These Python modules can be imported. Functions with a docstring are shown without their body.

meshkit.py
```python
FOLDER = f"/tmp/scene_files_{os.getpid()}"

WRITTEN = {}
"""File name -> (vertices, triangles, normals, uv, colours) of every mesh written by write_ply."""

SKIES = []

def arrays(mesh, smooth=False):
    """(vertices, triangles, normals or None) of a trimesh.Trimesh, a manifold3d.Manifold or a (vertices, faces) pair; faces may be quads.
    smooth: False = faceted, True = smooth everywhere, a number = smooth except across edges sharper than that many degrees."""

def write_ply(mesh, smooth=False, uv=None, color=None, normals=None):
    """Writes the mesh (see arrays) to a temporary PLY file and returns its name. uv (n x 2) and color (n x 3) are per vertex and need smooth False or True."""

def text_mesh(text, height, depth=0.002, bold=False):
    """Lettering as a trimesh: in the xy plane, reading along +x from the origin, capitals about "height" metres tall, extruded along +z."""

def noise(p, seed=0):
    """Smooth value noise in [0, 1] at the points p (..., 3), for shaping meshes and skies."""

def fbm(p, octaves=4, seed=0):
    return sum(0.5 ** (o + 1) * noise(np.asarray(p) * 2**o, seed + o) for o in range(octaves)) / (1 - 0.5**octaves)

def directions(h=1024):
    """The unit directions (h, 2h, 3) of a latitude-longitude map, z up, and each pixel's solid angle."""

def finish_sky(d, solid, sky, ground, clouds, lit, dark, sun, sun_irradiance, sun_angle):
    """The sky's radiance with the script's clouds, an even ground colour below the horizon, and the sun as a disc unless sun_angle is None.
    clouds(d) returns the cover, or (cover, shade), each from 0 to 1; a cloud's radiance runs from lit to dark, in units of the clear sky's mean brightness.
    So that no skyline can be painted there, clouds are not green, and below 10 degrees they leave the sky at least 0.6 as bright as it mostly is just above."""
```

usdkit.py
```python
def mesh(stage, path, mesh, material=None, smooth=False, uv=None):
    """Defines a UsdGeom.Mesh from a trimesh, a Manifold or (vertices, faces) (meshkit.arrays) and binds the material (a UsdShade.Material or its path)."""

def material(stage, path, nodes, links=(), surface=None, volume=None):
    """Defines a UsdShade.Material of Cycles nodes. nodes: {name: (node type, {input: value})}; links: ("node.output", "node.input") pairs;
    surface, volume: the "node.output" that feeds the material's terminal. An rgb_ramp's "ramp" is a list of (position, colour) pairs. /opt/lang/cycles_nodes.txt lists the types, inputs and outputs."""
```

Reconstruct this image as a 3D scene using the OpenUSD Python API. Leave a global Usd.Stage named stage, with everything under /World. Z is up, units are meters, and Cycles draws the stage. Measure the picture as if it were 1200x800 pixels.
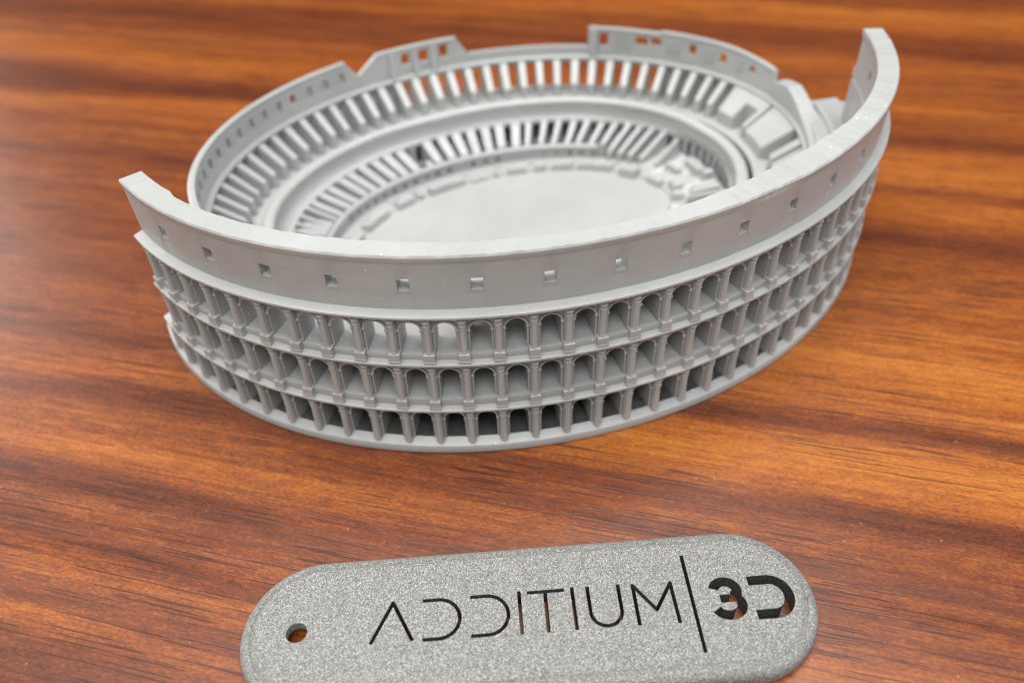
import math, random
import numpy as np, trimesh, shapely, usdkit, meshkit
from shapely.geometry import Polygon, LineString, Point, box
from shapely import affinity
from shapely.ops import unary_union
from pxr import Usd, UsdGeom, UsdLux, UsdShade, Gf, Sdf

stage = Usd.Stage.CreateInMemory()
UsdGeom.SetStageUpAxis(stage, UsdGeom.Tokens.z)
UsdGeom.SetStageMetersPerUnit(stage, 1.0)
UsdGeom.Xform.Define(stage, '/World')
MM = 0.001
rng = random.Random(7)

# ------------------------------------------------------------------ camera
pos = np.array([-41.722, -118.683, 88.306]) * MM
R = np.array([0.9386516, -0.34348128, -0.03088326])
U = np.array([0.25263483, 0.62389561, 0.73954709])
F = np.array([0.23475265, 0.70197925, -0.67239595])
cam = UsdGeom.Camera.Define(stage, '/World/camera')
m = Gf.Matrix4d(*R, 0, *U, 0, *(-F), 0, *pos, 1)
cam.AddTransformOp().Set(m)
cam.CreateHorizontalApertureAttr(36.0)
cam.CreateVerticalApertureAttr(24.0)
cam.CreateFocalLengthAttr(36.0 * 990.41 / 1200)
cam.CreateClippingRangeAttr(Gf.Vec2f(0.005, 50))
cam.CreateFStopAttr(16.0)
cam.CreateFocusDistanceAttr(0.101)
cam.CreateExposureAttr(0.15)


# ------------------------------------------------------------------ room lights, plus added left and low front fills
def rect_light(name, at, to, w, h, strength, color):
    l = UsdLux.RectLight.Define(stage, '/World/' + name)
    l.CreateWidthAttr(w); l.CreateHeightAttr(h)
    l.CreateIntensityAttr(strength); l.CreateColorAttr(Gf.Vec3f(*color))
    at, to = np.array(at, float), np.array(to, float)
    z = at - to; z /= np.linalg.norm(z)
    x = np.cross([0, 0, 1.0], z)
    x = np.array([1.0, 0, 0]) if np.linalg.norm(x) < 1e-6 else x / np.linalg.norm(x)
    y = np.cross(z, x)
    l.AddTransformOp().Set(Gf.Matrix4d(*x, 0, *y, 0, *z, 0, *at, 1))
    return l


rect_light('ceiling_light', (-0.05, 0.06, 1.05), (-0.05, 0.05, 0.0), 1.1, 0.75, 6.9, (1.0, 1.0, 0.985))
rect_light('window_light', (-0.85, 0.95, 0.42), (-0.02, 0, 0.02), 1.0, 0.8, 3.4, (1.0, 0.98, 0.96))
rect_light('left_fill', (-1.15, -0.50, 0.42), (0.0, 0, 0.02), 0.7, 0.6, 1.7, (1.0, 0.99, 0.95))  # unseen fill, added to brighten the sides of the columns
rect_light('right_light', (1.15, -0.40, 0.40), (0.0, 0, 0.02), 0.7, 0.6, 4.0, (0.82, 0.92, 1.0))
rect_light('front_light', (-0.16, -0.70, 1.08), (-0.05, -0.05, 0.0), 1.0, 0.45, 7.2, (0.97, 1.0, 0.985))
rect_light('front_low_fill', (-0.28, -1.0, 0.72), (-0.03, -0.05, 0.0), 1.0, 0.35, 1.3, (0.95, 0.99, 1.0))  # added low fill with no known source, lifts the shaded columns

# ------------------------------------------------------------------ materials
def mat(name, nodes, links, surface):
    return usdkit.material(stage, '/World/Looks/' + name, nodes, links, surface=surface)


def resin(name, col, k=0.0):
    return mat(name, {
        'g': ('geometry', {}),
        'n1': ('noise_texture', {'scale': 48.0, 'detail': 7.0, 'roughness': 0.65}),
        'r1': ('rgb_ramp', {'ramp': [(0.3, tuple(c * 0.90 for c in col)), (0.7, tuple(min(1, c * 1.08) for c in col))]}),
        'v': ('voronoi_texture', {'scale': 620.0, 'randomness': 1.0}),
        'dust': ('map_range', {'from_min': 0.055, 'from_max': 0.09, 'to_min': 1.0, 'to_max': 0.0, 'clamp': True}),
        'vm': ('noise_texture', {'scale': 90.0, 'detail': 1.0}),
        'mask': ('map_range', {'from_min': 0.52, 'from_max': 0.60, 'to_min': 0.0, 'to_max': 0.75, 'clamp': True}),
        'dm': ('math', {'math_type': 'multiply'}),
        'mx': ('mix', {'color2': (0.86, 0.86, 0.85)}),
        'n2': ('noise_texture', {'scale': 2600.0, 'detail': 2.0}),
        'n4': ('noise_texture', {'scale': 420.0, 'detail': 3.0}),
        'b4': ('bump', {'strength': 0.3, 'distance': 0.00035}),
        'b': ('bump', {'strength': 0.3, 'distance': 0.00006}),
        'p': ('principled_bsdf', {'roughness': 0.36, 'specular_ior_level': 0.5, 'subsurface_weight': 0.12, 'subsurface_scale': 0.0006,
                                  'subsurface_radius': (1.0, 1.0, 1.0)}),
    }, [('g.position', 'n1.vector'), ('n1.fac', 'r1.fac'), ('g.position', 'v.vector'), ('v.distance', 'dust.value'), ('g.position', 'vm.vector'),
        ('vm.fac', 'mask.value'), ('dust.result', 'dm.value1'), ('mask.result', 'dm.value2'), ('dm.value', 'mx.fac'), ('r1.color', 'mx.color1'),
        ('mx.color', 'p.base_color'), ('g.position', 'n2.vector'), ('g.position', 'n4.vector'), ('n4.fac', 'b4.height'), ('b4.normal', 'b.normal'), ('n2.fac', 'b.height'), ('b.normal', 'p.normal')], 'p.BSDF')


RESIN = resin('grey_resin', (0.366, 0.368, 0.358))

TH = 34.0


def tone(stops, y0=-160.0, y1=260.0):
    return [((y - y0) / (y1 - y0), (0.53 + 0.8 * (t - 0.5),) * 3) for y, t in stops]


RIGHT = [(-160, .5), (-120, .4), (-95, .55), (-84, .45), (-76, .58), (-68, .42), (-64, .55), (-60.5, .5), (-59.2, .25), (-57, .5), (-54, .52), (-51.6, .33), (-50, .3), (-48, .62),
         (-44.5, .82), (-41, .85), (-38, .72), (-36, .36), (-34.6, .36), (-32, .62), (-25, .78), (-18, .82), (-10, .66), (0, .6), (6, .5), (9.5, .28), (14, .5), (20, .72), (25, .7), (27, .4), (31, .68),
         (38, .8), (44, .6), (50, .36), (55, .55), (64, .66), (72, .5), (82, .6), (92, .38), (98, .42), (108, .7), (116, .78), (122, .5), (140, .42), (170, .5), (200, .36), (260, .5)]
LEFT = [(-160, .45), (-110, .5), (-95, .3), (-91, .35), (-88, .68), (-86.5, .4), (-84.5, .35), (-82, .55), (-79, .58), (-77.9, .28), (-76.5, .5), (-73, .42), (-71, .27), (-69, .32), (-67, .62), (-64, .72), (-62, .5),
        (-58, .52), (-54, .3), (-52, .45), (-49, .7), (-46, .5), (-40, .36), (-34, .48), (-22, .4), (-12, .5), (0, .46), (10, .5), (13, .3), (20, .52), (30, .56), (36, .68), (40, .35), (44, .28),
        (49, .5), (55, .72), (64, .55), (74, .46), (84, .34), (92, .5), (102, .66), (112, .5), (130, .4), (170, .5), (200, .4), (260, .5)]
WOOD = mat('veneer_wood', {
    'g': ('geometry', {}),
    'mp': ('mapping', {'rotation': (0, 0, math.radians(TH))}),
    'xy': ('separate_xyz', {}),
    # slow warp of the grain lines
    'mw': ('mapping', {'scale': (7.0, 22.0, 1.0)}), 'nw': ('noise_texture', {'scale': 1.0, 'detail': 2.0}),
    'w1': ('math', {'math_type': 'subtract', 'value2': 0.5}), 'w2': ('math', {'math_type': 'multiply', 'value2': 0.022}),
    'yy': ('math', {'math_type': 'add'}),
    'yr': ('map_range', {'from_min': -0.160, 'from_max': 0.260, 'to_min': 0.0, 'to_max': 1.0, 'clamp': True}),
    'tr': ('rgb_ramp', {'ramp': tone(RIGHT)}), 'tl': ('rgb_ramp', {'ramp': tone(LEFT)}),
    'sx': ('map_range', {'range_type': 'smoothstep', 'from_min': -0.045, 'from_max': 0.035, 'to_min': 0.0, 'to_max': 1.0, 'clamp': True}),
    'tm': ('mix', {}), 'tb': ('rgb_to_bw', {}),
    # streaks
    'm2': ('mapping', {'scale': (9.0, 190.0, 1.0)}), 'n2': ('noise_texture', {'scale': 1.0, 'detail': 5.0, 'roughness': 0.62, 'distortion': 0.4}),
    's2': ('map_range', {'from_min': 0.25, 'from_max': 0.75, 'to_min': -0.12, 'to_max': 0.12}),
    'm3': ('mapping', {'scale': (60.0, 1300.0, 1.0)}), 'n3': ('noise_texture', {'scale': 1.0, 'detail': 3.0, 'roughness': 0.6}),
    's3': ('map_range', {'from_min': 0.3, 'from_max': 0.7, 'to_min': -0.09, 'to_max': 0.09}),
    # curl across the grain and fine fleck
    'm4': ('mapping', {'scale': (330.0, 900.0, 1.0)}), 'n4': ('noise_texture', {'scale': 1.0, 'detail': 4.0, 'roughness': 0.7, 'distortion': 0.8}),
    's4': ('map_range', {'from_min': 0.25, 'from_max': 0.75, 'to_min': -0.12, 'to_max': 0.12}),
    'm6': ('mapping', {'scale': (1500.0, 3200.0, 1.0)}), 'n6': ('noise_texture', {'scale': 1.0, 'detail': 2.0, 'roughness': 0.7}),
    's6': ('map_range', {'from_min': 0.25, 'from_max': 0.75, 'to_min': -0.15, 'to_max': 0.15}),
    'a1': ('math', {'math_type': 'add'}), 'a2': ('math', {'math_type': 'add'}), 'a3': ('math', {'math_type': 'add'}), 'a4': ('math', {'math_type': 'add'}),
    # open pores: thin dark dashes along the grain, in patches
    'm5': ('mapping', {'scale': (70.0, 2900.0, 1.0)}), 'n5': ('noise_texture', {'scale': 1.0, 'detail': 1.5, 'roughness': 0.4}),
    'p5': ('map_range', {'from_min': 0.575, 'from_max': 0.625, 'to_min': 0.0, 'to_max': 1.0, 'clamp': True}),
    'mk': ('mapping', {'scale': (22.0, 75.0, 1.0)}), 'nk': ('noise_texture', {'scale': 1.0, 'detail': 2.0}),
    'k5': ('map_range', {'from_min': 0.42, 'from_max': 0.56, 'to_min': 0.0, 'to_max': 0.75, 'clamp': True}),
    'pk': ('math', {'math_type': 'multiply'}),
    'col': ('rgb_ramp', {'ramp': [(0.0, (0.022, 0.007, 0.004)), (0.25, (0.064, 0.017, 0.008)), (0.5, (0.150, 0.036, 0.010)), (0.72, (0.285, 0.078, 0.012)), (1.0, (0.45, 0.155, 0.024))]}),
    'dk': ('mix', {'color2': (0.045, 0.012, 0.006)}),
    'vd': ('voronoi_texture', {'scale': 330.0}), 'dd': ('map_range', {'from_min': 0.035, 'from_max': 0.06, 'to_min': 0.25, 'to_max': 0.0, 'clamp': True}),
    'du': ('mix', {'color2': (0.55, 0.42, 0.30)}),
    'bh': ('math', {'math_type': 'multiply_add', 'value2': -1.0}),
    'b': ('bump', {'strength': 0.35, 'distance': 0.00006}),
    'rr': ('map_range', {'from_min': 0.3, 'from_max': 0.7, 'to_min': 0.30, 'to_max': 0.42}),
    'p': ('principled_bsdf', {'specular_ior_level': 0.45, 'coat_weight': 0.2, 'coat_roughness': 0.22}),
}, [('g.position', 'mp.vector'), ('mp.vector', 'xy.vector'), ('mp.vector', 'mw.vector'), ('mw.vector', 'nw.vector'), ('nw.fac', 'w1.value1'), ('w1.value', 'w2.value1'),
    ('xy.y', 'yy.value1'), ('w2.value', 'yy.value2'), ('yy.value', 'yr.value'), ('yr.result', 'tr.fac'), ('yr.result', 'tl.fac'), ('xy.x', 'sx.value'),
    ('sx.result', 'tm.fac'), ('tl.color', 'tm.color1'), ('tr.color', 'tm.color2'), ('tm.color', 'tb.color'),
    ('mp.vector', 'm2.vector'), ('m2.vector', 'n2.vector'), ('n2.fac', 's2.value'), ('mp.vector', 'm3.vector'), ('m3.vector', 'n3.vector'), ('n3.fac', 's3.value'),
    ('mp.vector', 'm4.vector'), ('m4.vector', 'n4.vector'), ('n4.fac', 's4.value'), ('mp.vector', 'm6.vector'), ('m6.vector', 'n6.vector'), ('n6.fac', 's6.value'),
    ('tb.val', 'a1.value1'), ('s2.result', 'a1.value2'), ('a1.value', 'a2.value1'), ('s3.result', 'a2.value2'), ('a2.value', 'a3.value1'), ('s4.result', 'a3.value2'),
    ('a3.value', 'a4.value1'), ('s6.result', 'a4.value2'), ('a4.value', 'col.fac'),
    ('mp.vector', 'm5.vector'), ('m5.vector', 'n5.vector'), ('n5.fac', 'p5.value'), ('mp.vector', 'mk.vector'), ('mk.vector', 'nk.vector'), ('nk.fac', 'k5.value'),
    ('p5.result', 'pk.value1'), ('k5.result', 'pk.value2'), ('pk.value', 'dk.fac'), ('col.color', 'dk.color1'), ('dk.color', 'du.color1'), ('g.position', 'vd.vector'), ('vd.distance', 'dd.value'), ('dd.result', 'du.fac'), ('du.color', 'p.base_color'),
    ('pk.value', 'bh.value1'), ('n4.fac', 'bh.value3'), ('bh.value', 'b.height'), ('b.normal', 'p.normal'), ('n2.fac', 'rr.value'), ('rr.result', 'p.roughness')], 'p.BSDF')

CUTMAT = mat('shade_dark_cut_edge', {  # shade inside the deep letter cuts, put in as a near-black colour
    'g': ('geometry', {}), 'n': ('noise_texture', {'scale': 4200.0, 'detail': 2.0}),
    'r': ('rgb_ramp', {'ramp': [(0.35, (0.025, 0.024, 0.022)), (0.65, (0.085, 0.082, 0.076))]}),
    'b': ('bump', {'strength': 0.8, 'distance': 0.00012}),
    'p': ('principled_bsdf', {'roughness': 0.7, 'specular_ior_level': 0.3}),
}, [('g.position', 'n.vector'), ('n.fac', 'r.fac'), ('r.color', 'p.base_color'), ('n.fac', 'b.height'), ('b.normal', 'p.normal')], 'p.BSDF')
TAGMAT = mat('sintered_grey_plastic', {
    'g': ('geometry', {}),
    'n1': ('noise_texture', {'scale': 6800.0, 'detail': 1.5, 'roughness': 0.8}),
    'r1': ('rgb_ramp', {'ramp': [(0.28, (0.055, 0.053, 0.048)), (0.44, (0.145, 0.142, 0.131)), (0.55, (0.228, 0.223, 0.208)), (0.67, (0.46, 0.45, 0.43))]}),
    'n2': ('noise_texture', {'scale': 4000.0, 'detail': 3.0, 'roughness': 0.7}),
    'b': ('bump', {'strength': 0.9, 'distance': 0.00018}),
    'p': ('principled_bsdf', {'roughness': 0.55, 'specular_ior_level': 0.5}),
}, [('g.position', 'n1.vector'), ('n1.fac', 'r1.fac'), ('r1.color', 'p.base_color'), ('g.position', 'n2.vector'), ('n2.fac', 'b.height'), ('b.normal', 'p.normal')], 'p.BSDF')


# ------------------------------------------------------------------ naming helpers
taken = {}


def numbered(parent, name):
    k = (str(parent), name)
    n = taken.get(k, 0); taken[k] = n + 1
    return f'{parent}/{name}' + (f'_{n:03d}' if n else '')


def thing(name, label, cat, group=None):
    x = UsdGeom.Xform.Define(stage, numbered('/World', name))
    p = x.GetPrim()
    p.SetCustomDataByKey('label', label); p.SetCustomDataByKey('category', cat)
    if group: p.SetCustomDataByKey('group', group)
    return x


def part(name, mesh, material, parent, smooth=30, label=None):
    path = numbered(parent.GetPath(), name)
    g = usdkit.mesh(stage, path, mesh, material, smooth=smooth)
    if label: g.GetPrim().SetCustomDataByKey('label', label)
    return g


# ------------------------------------------------------------------ the table
tb = trimesh.creation.box([1.3, 1.1, 0.03]); tb.apply_translation([0.05, 0.12, -0.015])
tg = usdkit.mesh(stage, '/World/table_top', tb, WOOD, smooth=False)
tg.GetPrim().SetCustomDataByKey('label', 'glossy reddish brown wood veneer table top with dark streaked grain')
tg.GetPrim().SetCustomDataByKey('category', 'table')
tg.GetPrim().SetCustomDataByKey('kind', 'structure')

# ------------------------------------------------------------------ the oval: s counts bays (80 round the oval), o is the distance outwards from the facade line
A, B, T0, N = 60.0, 48.2686, -1.78541, 80
_t = np.linspace(-2 * np.pi, 4 * np.pi, 60001)
_ds = np.hypot(A * np.sin(_t), B * np.cos(_t))
_c = np.concatenate([[0], np.cumsum((_ds[1:] + _ds[:-1]) / 2 * np.diff(_t))])
BAY = (np.interp(2 * np.pi, _t, _c) - np.interp(0, _t, _c)) / N
_c0 = np.interp(T0, _t, _c)


def P(s, o, z):
    s, o, z = np.broadcast_arrays(np.asarray(s, float), np.asarray(o, float), np.asarray(z, float))
    t = np.interp(_c0 + s * BAY, _c, _t)
    nx, ny = np.cos(t) / A, np.sin(t) / B
    l = np.hypot(nx, ny)
    # well inside, follow an ellipse instead of the exact parallel curve, which would come to a point
    par = np.stack([A * np.cos(t) + o * nx / l, B * np.sin(t) + o * ny / l], -1)
    ell = np.stack([(A + o) * np.cos(t), (B + o) * np.sin(t)], -1)
    k = np.clip((-o - 22) / 6, 0, 1)[..., None]
    xy = par * (1 - k) + ell * k
    return np.concatenate([xy, z[..., None]], -1) * MM


def clean(v, f):
    mesh = trimesh.Trimesh(v, f, process=True)
    mesh.merge_vertices(digits_vertex=8)
    mesh.update_faces(mesh.nondegenerate_faces())
    return mesh


def orient(mesh):
    trimesh.repair.fix_normals(mesh, multibody=True)
    return mesh


def sweep(profile, s0, s1, step=0.25, oz=None, closed=False):
    """Sweeps a closed (o, z) profile along the oval. oz(s, profile) may vary it."""
    n = max(2, int(round((s1 - s0) / step)) + 1)
    S = np.linspace(s0, s1, n)
    if closed: S = S[:-1]
    prof = np.asarray(profile, float)
    rows = [P(s, *(oz(s, prof.copy()) if oz else prof).T) for s in S]
    v = np.concatenate(rows); k = len(prof); q = []
    for i in range(len(S) if closed else len(S) - 1):
        j = (i + 1) % len(S)
        for a in range(k):
            b = (a + 1) % k
            q += [[i * k + a, j * k + a, j * k + b], [i * k + a, j * k + b, i * k + b]]
    if not closed:
        vv, ff = trimesh.creation.triangulate_polygon(Polygon(prof), engine='earcut')
        # the caps use the profile's own points
        idx = [int(np.argmin(((prof - x) ** 2).sum(1))) for x in vv]
        for f in ff:
            a, b, c = (idx[i] for i in f)
            q.append([a, b, c]); e = (len(S) - 1) * k
            q.append([e + a, e + c, e + b])
    return orient(clean(v, np.array(q)))


def wall(poly, o_in, o_out, cut=0.25):
    """A (s, z) outline with holes as a curved wall from o_in to o_out (numbers, or functions of s and z)."""
    fi = o_in if callable(o_in) else (lambda s, z: np.full_like(s, o_in))
    fo = o_out if callable(o_out) else (lambda s, z: np.full_like(s, o_out))
    if not isinstance(poly, Polygon):
        poly = unary_union([q for q in poly.geoms if q.geom_type == 'Polygon'])
    s0, z0, s1, z1 = poly.bounds
    cuts = np.arange(math.floor(s0 / cut) * cut, s1 + cut, cut)
    V, Fc, n = [], [], 0
    for a, b in zip(cuts[:-1], cuts[1:]):
        g = poly.intersection(box(a, z0 - 1, b, z1 + 1))
        for q in (g.geoms if hasattr(g, 'geoms') else [g]):
            if q.geom_type != 'Polygon' or q.area < 1e-7: continue
            q = shapely.geometry.polygon.orient(q)
            v, f = trimesh.creation.triangulate_polygon(q, engine='earcut')
            V += [P(v[:, 0], fo(v[:, 0], v[:, 1]), v[:, 1]), P(v[:, 0], fi(v[:, 0], v[:, 1]), v[:, 1])]
            # make the outer face look outwards (s runs anticlockwise seen from above)
            d = v[f[0]]; area = np.cross(d[1] - d[0], d[2] - d[0])
            Fc += [f + n if area > 0 else f[:, ::-1] + n, (f[:, ::-1] if area > 0 else f) + n + len(v)]
            n += 2 * len(v)
            for ring in [q.exterior, *q.interiors]:
                c = np.array(ring.coords)
                for (p0, p1) in zip(c[:-1], c[1:]):
                    if abs(p0[0] - p1[0]) < 1e-9 and min(abs(p0[0] - a), abs(p0[0] - b)) < 1e-7:
                        mid = Point((p0 + p1) / 2)
                        if poly.boundary.distance(mid) > 1e-6: continue
                    ss, zz = np.array([p0[0], p1[0]]), np.array([p0[1], p1[1]])
                    V += [P(ss, fo(ss, zz), zz), P(ss, fi(ss, zz), zz)]
                    Fc.append(np.array([[0, 3, 1], [0, 2, 3]]) + n); n += 4
    return clean(np.concatenate(V), np.concatenate(Fc))


def fin(s, ds, profile):
    """A radial slab: (o, z) outline between s - ds and s + ds."""
    prof = np.asarray(profile, float)
    k = len(prof)
    v = np.concatenate([P(s - ds, *prof.T), P(s + ds, *prof.T)])
    vv, ff = trimesh.creation.triangulate_polygon(Polygon(prof), engine='earcut')
    idx = [int(np.argmin(((prof - x) ** 2).sum(1))) for x in vv]
    q = []
    for f in ff:
        a, b, c = (idx[i] for i in f)
        q += [[a, b, c], [k + a, k + c, k + b]]
    for a in range(k):
        b = (a + 1) % k
        q += [[a, b, k + b], [a, k + b, k + a]]
    return orient(clean(v, np.array(q)))


def chunk(s0, s1, o0, o1, z0, z1, top=0.12, seed=0):
    """A worn block: base rectangle and a smaller uneven top."""
    r = random.Random(seed)
    u = lambda: r.uniform(-top, top)
    lo = [(s0, o0), (s1, o0), (s1, o1), (s0, o1)]
    e = 0.12 * min(abs(s1 - s0), 1.0)
    hi = [(s0 + e * r.random(), o0 - 0.12), (s1 - e * r.random(), o0 - 0.12), (s1 - e * r.random(), o1 + 0.12), (s0 + e * r.random(), o1 + 0.12)]
    n = max(2, int(abs(s1 - s0) / 0.6) + 2)
    rows = []
    for i in range(n):
        f = i / (n - 1)
        sl = s0 + (s1 - s0) * f
        sh = (s0 + e) + (s1 - s0 - 2 * e) * f
        dz = u()
        rows.append(np.concatenate([P([sl, sl], [o0, o1], [z0, z0]), P([sh, sh], [o1 + 0.15, o0 - 0.15], [z1 + dz, z1 + dz * 0.6 + u() * 0.5])]))
    v = np.concatenate(rows); q = []
    for i in range(n - 1):
        for a in range(4):
            b = (a + 1) % 4
            q += [[i * 4 + a, (i + 1) * 4 + a, (i + 1) * 4 + b], [i * 4 + a, (i + 1) * 4 + b, i * 4 + b]]
    e = (n - 1) * 4
    q += [[0, 1, 2], [0, 2, 3], [e, e + 2, e + 1], [e, e + 3, e + 2]]
    return orient(clean(v, np.array(q)))


def ibox(s, o, z, ws, wo, wz, ch=0.0):
    """A small upright block centred at (s, o), standing at z, with chamfered top edges. ws, wo, wz in mm."""
    c = P(s, o, 0.0) / MM
    tan = P(s + 0.02, o, 0.0) / MM - P(s - 0.02, o, 0.0) / MM; tan /= np.linalg.norm(tan)
    nor = np.array([tan[1], -tan[0], 0])
    v = []
    for (zz, k) in ((z, 0.0), (z + wz - ch, 0.0), (z + wz, ch)):
        for a, b in ((-1, -1), (1, -1), (1, 1), (-1, 1)):
            v.append(c + tan * a * (ws / 2 - k) + nor * b * (wo / 2 - k) + np.array([0, 0, zz]))
    q = [[0, 2, 1], [0, 3, 2], [8, 9, 10], [8, 10, 11]]
    for l in (0, 4):
        for a in range(4):
            b = (a + 1) % 4
            q += [[l + a, l + b, l + 4 + b], [l + a, l + 4 + b, l + 4 + a]]
    return orient(trimesh.Trimesh(np.array(v) * MM, q, process=False))


def lathe(s, o, prof, seg=12):
    """A turned shape of (radius, z) at (s, o)."""
    c = P(s, o, 0.0)
    a = np.arange(seg) * 2 * np.pi / seg
    v = [[0, 0, prof[0][1]]]
    for r, z in prof: v += [[r * math.cos(x), r * math.sin(x), z] for x in a]
    v.append([0, 0, prof[-1][1]])
    q = []
    for i in range(seg): q.append([0, 1 + (i + 1) % seg, 1 + i])
    for l in range(len(prof) - 1):
        for i in range(seg):
            j = (i + 1) % seg; b = 1 + l * seg
            q += [[b + i, b + j, b + seg + j], [b + i, b + seg + j, b + seg + i]]
    b = 1 + (len(prof) - 1) * seg
    for i in range(seg): q.append([b + i, b + (i + 1) % seg, len(v) - 1])
    return trimesh.Trimesh(np.array(v) * MM + c, q, process=False)


cat = trimesh.util.concatenate

# ------------------------------------------------------------------ the arena model
model = thing('colosseum_model', 'light grey resin model of a ruined oval Roman arena with tiers of arches', 'model')

# base: a thin plate with a rounded rim, cut back to the inner ring where the outer ring is gone
def basevar(s, p):
    p[:9, 0] += np.interp(s, [-18.0, -16.4, 22.3, 24.0], [-7.0, 0.0, 0.0, -7.0]) * np.array([1] * 7 + [0, 0])
    p[7:9, 0] = np.minimum(p[7:9, 0], p[6, 0] - 0.2)
    return p



part('base', sweep([(0.85, 0.0), (1.12, 0.12), (1.25, 0.4), (1.22, 1.15), (1.1, 1.45), (0.85, 1.6), (0.0, 2.15), (-8.4, 2.15), (-8.6, 1.5), (-29.0, 1.5), (-29.0, 0.0)], -40, 40, 0.25, basevar, closed=True), RESIN, model)

fl = np.array([P(x, -28.5, 0.0)[:2] / MM for x in np.linspace(-40, 40, 161)[:-1]])
fv, ff_ = trimesh.creation.triangulate_polygon(Polygon(fl), engine='earcut')
part('arena_floor', trimesh.Trimesh(np.c_[fv, np.full(len(fv), 1.56)] * MM, ff_, process=False), RESIN, model, smooth=False)

LEV = [dict(zf=2.15, z1=8.2, s0=-14, s1=22, sill=0.0, depth=7.6, e0=0.5), dict(zf=8.75, z1=16.35, s0=-13, s1=22, sill=1.25, depth=7.6, e0=0.8), dict(zf=16.9, z1=24.0, s0=-13, s1=20, sill=0.95, depth=3.0, e1=0.92, e0=0.95)]
CORN = lambda z: [(-0.3, z - 0.85), (0.15, z - 0.8), (0.6, z - 0.4), (1.14, z - 0.14), (1.28, z - 0.04), (1.27, z + 0.26), (1.08, z + 0.36), (0.05, z + 0.62), (-0.3, z + 0.62)]

HW = 0.305   # half width of an opening, in bays


def arch_shape(zb, zt, cx=0.0, hw=HW, k=BAY):
    """Opening with a round head, in (s, z)."""
    r = hw * k
    a = np.linspace(0, np.pi, 15)
    head = [(cx + hw * math.cos(x), zt - r + r * math.sin(x)) for x in a]
    return Polygon([(cx + hw, zb), *head, (cx - hw, zb)])


def grow(poly, d):
    g = affinity.scale(poly, BAY, 1, origin=(0, 0)).buffer(d, join_style=2)
    return affinity.scale(g, 1 / BAY, 1, origin=(0, 0))


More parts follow.
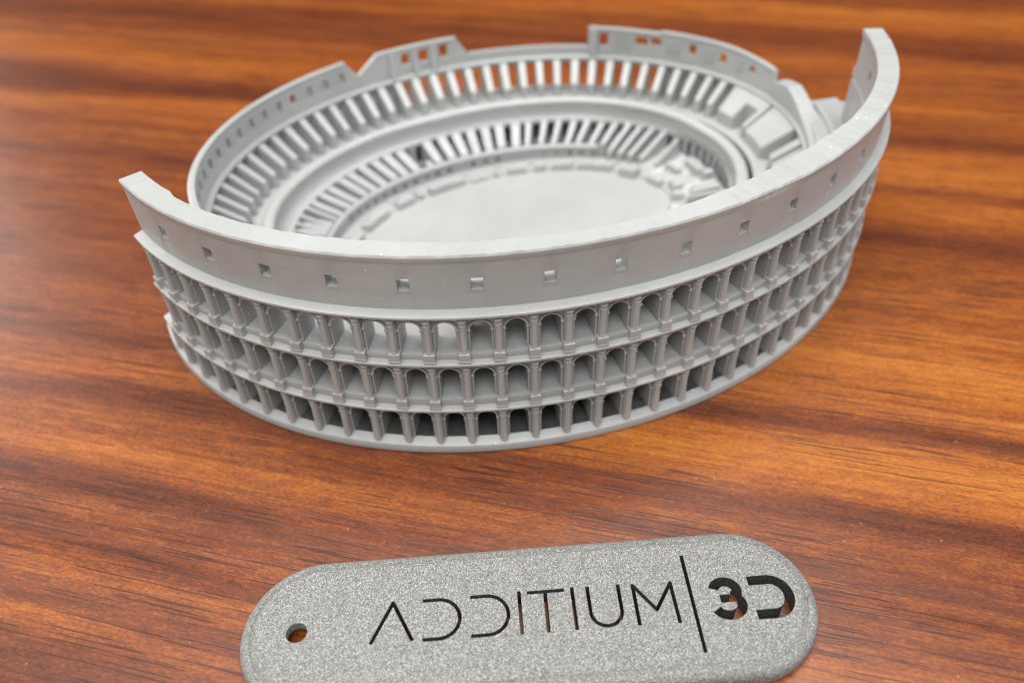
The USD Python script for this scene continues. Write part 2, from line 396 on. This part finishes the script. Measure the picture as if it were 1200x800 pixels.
for li, L in enumerate(LEV):
    zt_wall = L['z1'] - 0.85
    zo = L['zf'] + L['sill']
    zt = L['z1'] - (1.38 if li else 1.12)
    for b in range(L['s0'], L['s1']):
        c = float(b)
        lo = c - 0.5 if b > L['s0'] else c - L.get('e0', 0.42)
        hi = c + 0.5 if b < L['s1'] - 1 else c + L.get('e1', 0.42)
        op = arch_shape(zo, zt, c)
        w = box(lo, L['zf'] - 0.1, hi, zt_wall + 0.05) - op
        depth = L['depth'] if li < 2 or b < -2 else 5.0 if b < 13 else 2.35
        ms = [wall(w, -0.05 - depth, -0.05)]
        # moulding round the opening, with small imposts
        ring = (grow(op, 0.26) - op).intersection(box(c - 0.49, zo, c + 0.49, zt_wall))
        ms.append(wall(ring, -0.05, 0.17))
        zi = zt - HW * BAY - 0.05
        for sg in (-1, 1):
            sc = c + sg * (HW + 0.03)
            ms.append(lathe(sc, 0.16, [(0.06, zi - 0.28), (0.2, zi - 0.12), (0.27, zi + 0.08), (0.2, zi + 0.26), (0.05, zi + 0.3)], 8))
        if li: 
            ms.append(sweep([(-0.05, L['zf']), (0.45, L['zf']), (0.50, zo - 0.33), (0.40, zo - 0.08), (-0.05, zo - 0.04)], c - 0.36, c + 0.36, 0.24))
        part('arch', cat(ms), RESIN, model)
    # engaged columns between the arches
    for b in range(L['s0'], L['s1'] + 1):
        c = b - 0.5
        if c < L['s0'] - 0.45 and 'e0' not in L: c = L['s0'] - 0.42 + 0.1
        if c > L['s1'] - 0.55: c = L['s1'] - 1 + L.get('e1', 0.42) - 0.1
        z0, z1 = L['zf'], L['z1'] - 0.78
        if li:
            pz = z0 + 1.32
            col = lathe(c, 0.60, [(0.52, pz), (0.54, pz + 0.18), (0.44, pz + 0.3), (0.41, z1 - 0.75), (0.5, z1 - 0.62), (0.43, z1 - 0.5), (0.56, z1 - 0.12), (0.58, z1 + 0.1)])
        else:
            col = lathe(c, 0.60, [(0.56, z0), (0.54, z0 + 0.25), (0.48, z0 + 0.45), (0.43, z1 - 0.75), (0.52, z1 - 0.62), (0.45, z1 - 0.5), (0.56, z1 - 0.12), (0.58, z1 + 0.1)])
        back = ibox(c, 0.2, z0, 1.05, 0.7, z1 - z0)
        cp = part('column', cat([col, back]), RESIN, model, smooth=40)
        if li:
            part('pedestal', cat([ibox(c, 0.58, z0 + 0.16, 1.42, 1.2, 1.2, 0.13), ibox(c, 0.58, z0 - 0.05, 1.54, 1.3, 0.24, 0.06)]), RESIN, cp)
    part('cornice', sweep(CORN(L['z1']), L['s0'] - L.get('e0', 0.42) - 0.02, L['s1'] - 1 + L.get('e1', 0.42) + 0.02), RESIN, model, smooth=25)
    # floor slab over the corridor behind the arches
    if li < 2:
        part('corridor_floor', sweep([(-0.3, L['z1'] - 0.6), (-0.3, L['z1'] + 0.62), (-8.2, L['z1'] + 0.62), (-8.2, L['z1'] - 0.6)], L['s0'] - L.get('e0', 0.42), L['s1'] - 0.58 + (0.4 if li else 0)), RESIN, model)
part('corridor_roof', sweep([(-3.2, 22.9), (-3.2, 23.9), (-8.2, 23.2), (-8.2, 22.4)], -2.55, 12.5), RESIN, model)
part('back_wall', wall(box(-2.55, 16.9, 12.5, 22.6), -8.2, -7.6), RESIN, model)

part('back_wall', wall(box(12.55, 16.9, 19.88, 24.46), -2.7, -2.36), RESIN, model)

# little blobs left by the printing supports
for i in range(46):
    li = rng.choice([1, 2, 2]); L = LEV[li]
    b = rng.randint(-12, 18)
    c = b + rng.choice([-1, 1]) * rng.uniform(0.28, 0.40)
    z = rng.uniform(L['zf'] + 1.4, L['z1'] - 1.3)
    r_ = rng.uniform(0.07, 0.15)
    part('resin_nub', lathe(c, rng.uniform(0.1, 0.3), [(r_ * 0.5, z), (r_, z + r_ * 0.6), (r_ * 0.9, z + r_ * 1.3), (r_ * 0.3, z + r_ * 1.8)], 7), RESIN, model, smooth=True)

# attic storey: a plain wall with a small window over every second arch
S0, S1 = -13.95, 19.42 + 0.5
att = box(S0, 24.45, S1, 31.4)
for k in range(-6, 7 + 3):
    att = att - box(2 * k - 0.17, 27.35, 2 * k + 0.17, 29.1)
rim_s = [-14.5, -12.1, -11.8, -11, -7, -4.8, -2, 1.4, 3, 5, 7.9, 10.4, 12, 15.7, 18, 20]
rim_o = [-2.55, -2.8, -2.4, -2.4, -2.4, -2.4, -2.1, -1.9, -2.1, -2.6, -3.2, -3.2, -2.7, -2.6, -2.7, -2.7]
rin = lambda s: np.interp(s, rim_s, rim_o)
part('attic_wall', wall(att, lambda s, z: rin(s) + 0.35, lambda s, z: 0.02 + 0.30 * np.clip((z - 28.5) / 3, 0, 1) ** 2), RESIN, model)
for k in range(-6, 10):
    c = 2.0 * k
    fr = box(c - 0.235, 27.08, c + 0.235, 29.3) - box(c - 0.17, 27.35, c + 0.17, 29.1)
    part('window_frame', wall(fr, 0.0, lambda s, z: 0.07 + 0 * s), RESIN, model)


def rim_var(s, p):
    wob = 0.05 * math.sin(s * 5.1) + 0.04 * math.sin(s * 13.7 + 1)
    chip = 0.36 * max(0.0, 1 - abs(s - 6.9) / 1.3) ** 0.7 * (0.7 + 0.3 * math.sin(s * 21))
    p[2:5, 0] -= chip
    p[3:5, 1] += 0.0 - chip * 0.5
    p[4:6, 1] += wob * 0.7
    p[5:, 0] = rin(s) + np.array([0.05, 0, 0.2])
    return p


part('rim', sweep([(-1.0, 31.4), (0.30, 31.4), (0.42, 31.9), (0.50, 32.35), (0.36, 32.62), (-2.4, 32.66), (-2.5, 32.5), (-2.3, 31.4)], S0 - 0.03, S1 + 0.03, 0.125, rim_var), RESIN, model, smooth=25)
# broken tooth left standing on the end of the tall wall
part('broken_edge', ibox(S1 + 0.12, -1.5, 24.6, 0.9, 1.5, 1.6, 0.25), RESIN, model)

# ------------------------------------------------------------------ inner ring wall: open arches below, parapet above
rw = box(-40, 1.5, 40, 15.3)
for k in range(-40, 40):
    c = k + 0.5
    rw = rw - arch_shape(8.6, 14.2, c, 0.27, BAY * 0.85) - arch_shape(2.2, 7.0, c, 0.27, BAY * 0.85)
part('ring_wall', wall(rw, -9.35, -8.2), RESIN, model)
# most of the upper openings are closed on the outside, only those at the far middle are pierced
part('infill_wall', wall(box(-34, 8.3, 31, 14.6), -8.75, -8.45), RESIN, model)
part('infill_wall', wall(box(-40, 1.8, 40, 7.4), -8.75, -8.45), RESIN, model)
part('ring_floor', sweep([(-8.6, 8.0), (-8.6, 8.5), (-14.4, 9.0), (-17.1, 9.3), (-17.1, 8.0)], -40, 40, closed=True), RESIN, model)
part('ledge', sweep([(-8.6, 15.1), (-8.6, 15.45), (-9.7, 15.42), (-9.95, 15.25), (-9.9, 14.75), (-9.5, 14.6), (-9.3, 14.6), (-9.3, 15.1)], -40, 40, closed=True), RESIN, model)

# parapet pieces: outline of the ruined top edge in (s, z)
def parapet(pts, holes, blind=(), label=None, o=(-8.95, -8.2), cop=True):
    g = Polygon([(pts[0][0], 15.3), *pts, (pts[-1][0], 15.3)])
    for (c, w, za, zb) in holes: g = g - box(c - w / 2, za, c + w / 2, zb)
    ms = [wall(g, o[0], o[1])]
    for (c, w) in blind:
        ms.append(wall(box(c - w / 2, 17.2, c + w / 2, 19.6), o[0] - 0.16, o[0]))
    pp = part('parapet', cat(ms), RESIN, model, label=label)
    return pp


hl = [(k, 0.36, 17.5, 19.4) for k in range(-31, -14)]
for a, b in ((-31.4, -28.3), (-27.7, -14.0)):
    part('infill_wall', wall(box(a, 17.2, b, 19.7), -8.34, -8.14), RESIN, model)
parapet([(-30.9, 18.2), (-31.3, 21.0), (-14.0, 21.2)][1:] if False else [(-32.0, 17.9), (-31.35, 20.9), (-13.5, 21.1)], hl, label='long parapet with a row of small square openings')
part('coping', sweep([(-8.05, 20.75), (-8.0, 21.15), (-8.3, 21.35), (-9.05, 21.35), (-9.15, 21.1), (-9.05, 20.75)], -31.3, -13.5), RESIN, model)
parapet([(-38.2, 17.0), (-37.5, 20.8), (-33.1, 20.8), (-32.0, 17.9)], [(-34.7, 0.5, 17.4, 19.8), (-36.8, 0.5, 17.4, 20.0), (-35.7, 0.55, 17.3, 19.8)], label='stepped parapet piece with sloping ends')
part('coping', sweep([(-8.05, 20.45), (-8.0, 20.8), (-8.3, 21.0), (-9.05, 21.0), (-9.15, 20.75), (-9.05, 20.45)], -37.5, -33.1), RESIN, model)
for c in (-33.9, -35.2, -36.2):
    part('buttress', fin(c, 0.13, [(-8.8, 15.4), (-8.8, 20.5), (-9.2, 20.3), (-9.85, 15.4)]), RESIN, model)
parapet([(35.3, 17.2), (41.8, 17.3)], [], label='low broken parapet')
parapet([(23.75, 20.3), (27.0, 21.0), (31.2, 21.05), (31.35, 20.6), (35.3, 20.9)],
        [(34.45, 0.5, 17.3, 20.0), (32.35, 0.7, 17.9, 19.7), (31.55, 0.6, 18.2, 19.8), (29.4, 0.46, 17.5, 19.7), (27.5, 0.46, 17.5, 19.5), (25.5, 0.42, 17.6, 19.2)],
        [(33.4, 0.9), (30.5, 0.8), (28.4, 0.7), (26.4, 0.6)], label='tall parapet with broken windows')
part('coping', sweep([(-8.05, 20.5), (-8.0, 20.9), (-8.3, 21.1), (-9.05, 21.1), (-9.15, 20.8), (-9.05, 20.5)], 23.9, 35.2, oz=lambda s, p: np.stack([p[:, 0], p[:, 1] + np.interp(s, [23.7, 27, 31.2, 31.4, 35.3], [-0.6, 0.08, 0.12, -0.3, 0.0])], 1)), RESIN, model)
part('buttress', fin(35.0, 0.17, [(-8.5, 15.4), (-8.5, 20.8), (-9.4, 20.7), (-9.9, 15.4)]), RESIN, model)
parapet([(12.0, 16.6), (19.0, 16.6), (20.4, 17.4), (22.3, 19.4), (23.3, 18.9), (23.75, 18.3)], [], o=(-9.3, -6.6), label='collapsed sloping end of the parapet')
part('low_wall', sweep([(-4.6, 16.9), (-4.6, 17.5), (-4.9, 17.75), (-5.5, 17.75), (-5.75, 17.5), (-5.75, 16.9)], 12.6, 21.3), RESIN, model)

# tall radial walls of the upper tier
UP = [(-9.3, 8.6), (-9.3, 14.95), (-9.9, 14.75), (-14.2, 11.65), (-14.35, 11.45), (-14.45, 9.0)]
for k in range(-40, 40):
    if 20 <= k <= 25: continue
    r = random.Random(k)
    j = r.uniform(-0.03, 0.03)
    part('seating_wall', fin(k + j, (0.185 if not 14 < k < 20 else 0.32) + r.uniform(-0.012, 0.012), [(o, z + (r.uniform(-0.22, 0.18) if 11 < z < 12 else 0)) for o, z in UP]), RESIN, model, smooth=False)
WB = [(-9.3, 8.6), (-9.3, 14.95), (-9.9, 14.75), (-14.9, 11.5), (-15.2, 11.1), (-15.3, 9.0)]
solid = lambda a, b, prof, lab: part('seating_block', sweep(prof, a, b), RESIN, model, smooth=20, label=lab)
solid(24.75, 25.9, [(-9.3, 8.6), (-9.3, 14.95), (-9.9, 14.75), (-14.3, 11.75), (-14.6, 11.4), (-14.7, 9.0)], 'solid block of seating with a notched side')
solid(23.55, 24.75, [(-9.3, 8.6), (-9.3, 14.95), (-9.9, 14.75), (-11.6, 13.6), (-11.8, 9.0)], 'short stub of solid seating')
solid(23.2, 23.55, [(-9.3, 8.6), (-9.3, 14.95), (-9.9, 14.75), (-15.0, 11.5), (-15.2, 9.0)], 'thin remaining seating wall')
solid(20.3, 22.95, WB, 'large solid wedge of seating')

# podium lip and the smooth inner wall below it
RIMO = ([-41, -35, -31, -26, -20, 16, 20.9, 25.5, 30.2, 35.4, 39], [-0.2, -0.3, 0.5, 0.8, 0.9, -0.7, -1.7, -2.2, -0.9, 0.0, -0.2])


def lipvar(s, p):
    s = ((s + 41) % 80) - 41
    p[:, 0] += np.interp(s, *RIMO) * np.array([0.9] * 12 + [0.0, 0.0, 0.5])
    return p


LIP = [(-17.0, 8.1), (-17.0, 9.25), (-17.15, 10.15), (-17.5, 10.6), (-18.1, 10.85), (-18.75, 10.85), (-19.2, 10.65), (-19.4, 10.3), (-19.35, 9.9), (-19.2, 9.5), (-19.2, 8.4), (-19.3, 7.2), (-20.6, 7.0), (-20.6, 6.7), (-17.6, 7.2)]
part('podium_lip', sweep(LIP, -40, 40, 0.5, lipvar, closed=True), RESIN, model, smooth=40)
iw = box(-40, 1.5, 40, 7.3)
for k in range(-40, 40): iw = iw - box(k + 0.5 - 0.25, 3.0, k + 0.5 + 0.25, 6.6)
part('inner_wall', wall(iw, -20.9, -20.3), RESIN, model)

# lower tier
LO = [(-20.85, 1.5), (-20.85, 7.2), (-21.3, 7.35), (-21.7, 7.2), (-25.6, 4.75), (-25.8, 4.4), (-25.8, 1.5)]
for k in range(-40, 40):
    if k == -33:
        part('lower_seating_wall', fin(k - 0.2, 0.22, [(-24.2, 1.5), (-24.2, 4.9), (-25.0, 5.1), (-25.8, 4.4), (-25.8, 1.5)]), RESIN, model, smooth=False, label='broken stub of a seating wall'); continue
    if 18 <= k <= 26 or k == 28: continue
    r = random.Random(900 + k)
    kk = k + 0.09 * r.uniform(-1, 1)
    if k == 27:
        part('lower_seating_wall', fin(27.4, 0.16, [(-21.9, 1.5), (-21.9, 7.0), (-22.6, 7.0), (-26.6, 3.2), (-27.2, 1.5)]), RESIN, model, smooth=False, label='lone leaning seating wall among rubble'); continue
    h = 1.0
    prof = LO if not 29 <= k <= 32 else [(-20.85, 1.5), (-20.85, 7.2), (-21.3, 7.35), (-21.9, 7.2), (-26.4, 4.2), (-26.9, 3.7), (-27.0, 1.5)]
    part('lower_seating_wall', fin(kk, 0.185 if k > -24 else 0.29, [(o, z + r.uniform(-0.28, 0.2) if z > 4 else z) for o, z in prof]), RESIN, model, smooth=False)
solid_l = sweep([(-21.6, 1.5), (-21.6, 6.3), (-22.2, 6.3), (-25.6, 5.0), (-25.9, 4.6), (-25.9, 1.5)], -22.4, -20.2)
part('lower_seating_block', solid_l, RESIN, model, smooth=20, label='solid block at the left end of the lower seating')
part('podium_ring', sweep([(-25.6, 3.6), (-25.6, 4.45), (-25.8, 4.6), (-26.4, 4.55), (-26.6, 4.35), (-26.6, 3.6)], -24.0, 33.4 - 80 + 0.0) if False else sweep([(-25.6, 3.6), (-25.6, 4.45), (-25.8, 4.6), (-26.4, 4.55), (-26.6, 4.35), (-26.6, 3.6)], 33.2, 80 - 24.0), RESIN, model)
pf = box(33.2, 1.5, 56.0, 4.0)
for k in range(33, 56):
    if k in (38, 39, 40, 44): continue
    pf = pf - box(k + 0.32, 2.1, k + 0.68, 3.4)
part('podium_face', wall(pf, -26.45, -26.0), RESIN, model)
part('podium_ring', sweep([(-25.6, 1.5), (-25.6, 4.4), (-26.6, 4.3), (-26.6, 1.5)], -24 + 0.0, 17.5), RESIN, model)
part('gallery_floor', sweep([(-26.2, 1.4), (-26.2, 1.95), (-30.4, 1.9), (-30.6, 1.4)], -40, 40, closed=True), RESIN, model)

# low broken blocks round the arena
bl = [(-26.4, -23.0, 2.9), (-29.6, -27.6, 2.85), (-30.5, -30.0, 2.7), (-34.9, -31.3, 2.9), (-37.2, -35.4, 2.15), (-38.2, -37.8, 2.75), (-40.9, -39.1, 2.9), (37.2, 38.4, 2.95), (34.6, 36.7, 2.9), (30.6, 34.2, 2.95),
      (27.6, 29.6, 3.2), (24.2, 26.2, 2.9), (-22.0, -14.0, 2.8), (-13.0, -4.0, 2.8), (-3.0, 8.0, 2.8), (9.0, 15.0, 2.8), (16.5, 20.0, 2.8)]
for i, (a, b, z) in enumerate(bl):
    wi = 1.7 if i != 10 else 2.4
    part('arena_block', chunk(a, b, -29.4, -29.4 - wi, 1.6, z, 0.14, i), RESIN, model, smooth=False)
for i in range(40):
    a = rng.uniform(-40, 40)
    if 16 < a < 30: continue
    w = rng.uniform(0.3, 1.0)
    part('rubble', chunk(a, a + w, -28.0 + rng.uniform(-0.4, 0.3), -28.7, 1.8, rng.uniform(2.1, 2.5), 0.1, 100 + i), RESIN, model, smooth=False)
# collapsed right end of the lower tier
part('rubble_slope', sweep([(-21.4, 1.5), (-21.4, 4.3), (-24, 3.2), (-27.6, 2.3), (-29.6, 1.7), (-29.6, 1.5)], 17.5, 28.8, 0.5,
                           lambda s, p: np.stack([p[:, 0], np.where(p[:, 1] > 1.6, p[:, 1] + 0.35 * math.sin(s * 2.3) + 0.2 * math.sin(s * 5.9), p[:, 1])], 1)), RESIN, model)
rub = [(18.2, 18.9, -22.2, -28.3, 5.2), (19.2, 19.9, -22.0, -27.6, 5.3), (20.2, 20.9, -22.4, -27.2, 5.0), (21.3, 22.4, -22.0, -24.3, 5.6), (23.0, 25.4, -22.4, -24.0, 4.9), (24.6, 26.4, -25.2, -26.6, 4.0),
       (22.2, 23.6, -27.4, -29.6, 3.5), (20.6, 21.8, -28.2, -30.4, 3.4), (18.0, 19.6, -29.0, -31.0, 3.1)]
for i, (a, b, o1, o2, z) in enumerate(rub):
    part('rubble', chunk(a, b, o1, o2, 1.6, z, 0.3, 300 + i), RESIN, model, smooth=False)

# ------------------------------------------------------------------ the key tag
AT = math.radians(-16.2)
ZT = 2.7
KT = 1.0035   # plan scale
tag = thing('key_tag', 'rounded grey speckled plastic key tag with cut-out lettering and a hole', 'key tag')
tag.AddTranslateOp().Set(Gf.Vec3d(-50.203 * MM, -65.171 * MM, 0.0))
tag.AddRotateZOp().Set(-16.2)


def arc(cx, cy, r, a0, a1, n=24, ry=None):
    return [(cx + r * math.cos(math.radians(a0 + (a1 - a0) * i / n)), cy + (ry or r) * math.sin(math.radians(a0 + (a1 - a0) * i / n))) for i in range(n + 1)]


T, Bt = 2.70, -2.02
mid, rr = (T + Bt) / 2, (T - Bt) / 2
thin = [[(8.15, Bt), (10.46, T + 0.05), (12.70, Bt)],
        [(14.0, T), *arc(15.55, mid, rr, 90, -90), (14.0, Bt)],
        [(19.35, T), *arc(20.95, mid, rr, 90, -90), (19.3, Bt)],
        [(24.65, T + 0.08), (24.65, Bt - 0.05)],
        [(25.75, T), (29.55, T)], [(27.6, T), (27.55, Bt - 0.05)],
        [(30.66, T + 0.08), (30.64, Bt - 0.05)],
        [(32.4, T), *arc(34.14, -0.30, 1.74, 180, 360), (35.88, T)],
        [(37.54, Bt - 0.1), (37.54, T - 0.1), (39.74, -0.6), (41.84, T - 0.12), (41.95, Bt - 0.18)],
        [(43.84, 5.8), (43.90, -5.8)]]
cuts = [LineString(c).buffer(0.212, cap_style=3 if len(c) != 3 else 2, join_style=1) for c in thin]
W3 = 0.58
three = [LineString([*arc(47.75, 1.05, 1.30, 165, -60, 20, 1.15)]).buffer(W3, cap_style=2), LineString([(47.0, 0.1), (48.6, 0.1)]).buffer(W3 * 0.85, cap_style=2),
         LineString([*arc(47.75, -0.72, 1.50, 75, -160, 20, 1.22)]).buffer(W3, cap_style=2)]
dee = [LineString([(50.55, 2.05), (52.5, 2.05), *arc(52.7, -0.05, 2.0, 88, -88, 20, 2.1), (52.4, -2.15), (50.55, -2.15)]).buffer(W3, cap_style=2, join_style=1)]
cut2 = unary_union(cuts + three + dee)
stad = LineString([(2.6, 0.2), (48.8, 0.2)]).buffer(9.05, 48)


def layer(inset, z):
    return stad.buffer(-inset, 48), z


# outline rings at rising heights (same number of points each), then the flat top with the letters cut right through
prof = [(0.45, 0.0), (0.15, 0.2), (0.0, 0.5), (0.0, 1.4), (0.14, 1.9), (0.46, 2.3), (0.9, 2.55), (1.18, 2.61), (1.32, 2.46), (1.46, 2.50), (1.68, ZT)]
NB = 320
rings = []
for ins, z in prof:
    r0 = 9.05 - ins
    ring = LineString([(2.6, 0.2), (48.8, 0.2)])
    a = np.linspace(-90, 90, NB // 2)
    rx = [(48.8 + r0 * math.cos(math.radians(x)), 0.2 + r0 * math.sin(math.radians(x))) for x in a] + [(2.6 - r0 * math.cos(math.radians(x)), 0.2 - r0 * math.sin(math.radians(x))) for x in a]
    rings.append([(x, y, z) for x, y in rx])
V = np.array(rings).reshape(-1, 3)
q = []
for l in range(len(prof) - 1):
    for i in range(NB):
        j = (i + 1) % NB
        q += [[l * NB + i, l * NB + j, (l + 1) * NB + j], [l * NB + i, (l + 1) * NB + j, (l + 1) * NB + i]]
side = trimesh.Trimesh(V * MM, q, process=False)
hole = Point(-0.05, 0).buffer(1.18, 24)
hole_low = Point(-0.05, 0).buffer(2.3, 24)
top_poly = Polygon([(x, y) for x, y, _ in rings[-1]]) - cut2 - hole
bot_poly = Polygon([(x, y) for x, y, _ in rings[0]]) - cut2 - hole_low
ms = [side]
for poly, z, flip in ((top_poly, ZT, False), (bot_poly, 0.0, True)):
    for g in (poly.geoms if hasattr(poly, 'geoms') else [poly]):
        v, f = trimesh.creation.triangulate_polygon(g, engine='earcut')
        n = np.cross(v[f[0][1]] - v[f[0][0]], v[f[0][2]] - v[f[0][0]])
        if (n < 0) != flip: f = f[:, ::-1]
        ms.append(trimesh.Trimesh(np.c_[v, np.full(len(v), z)] * MM, f, process=False))
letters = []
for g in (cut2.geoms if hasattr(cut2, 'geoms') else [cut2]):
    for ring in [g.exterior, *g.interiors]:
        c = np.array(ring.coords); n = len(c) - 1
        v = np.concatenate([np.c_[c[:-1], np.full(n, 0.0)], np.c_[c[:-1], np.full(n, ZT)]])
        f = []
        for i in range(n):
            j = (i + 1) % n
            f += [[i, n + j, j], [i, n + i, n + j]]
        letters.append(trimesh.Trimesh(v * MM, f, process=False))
hp = [(hole_low, 0.0), (hole, 1.5), (hole, ZT)]
for (g0, za), (g1, zb) in zip(hp[:-1], hp[1:]):
    c0, c1 = np.array(g0.exterior.coords)[:-1], np.array(g1.exterior.coords)[:-1]
    n = len(c0)
    v = np.concatenate([np.c_[c0, np.full(n, za)], np.c_[c1, np.full(n, zb)]])
    f = []
    for i in range(n):
        j = (i + 1) % n
        f += [[i, n + j, j], [i, n + i, n + j]]
    ms.append(trimesh.Trimesh(v * MM, f, process=False))
body = cat(ms)
body.apply_transform(np.diag([KT, KT, 1, 1]))
body.merge_vertices(digits_vertex=8)
part('tag_body', body, TAGMAT, tag, smooth=35)
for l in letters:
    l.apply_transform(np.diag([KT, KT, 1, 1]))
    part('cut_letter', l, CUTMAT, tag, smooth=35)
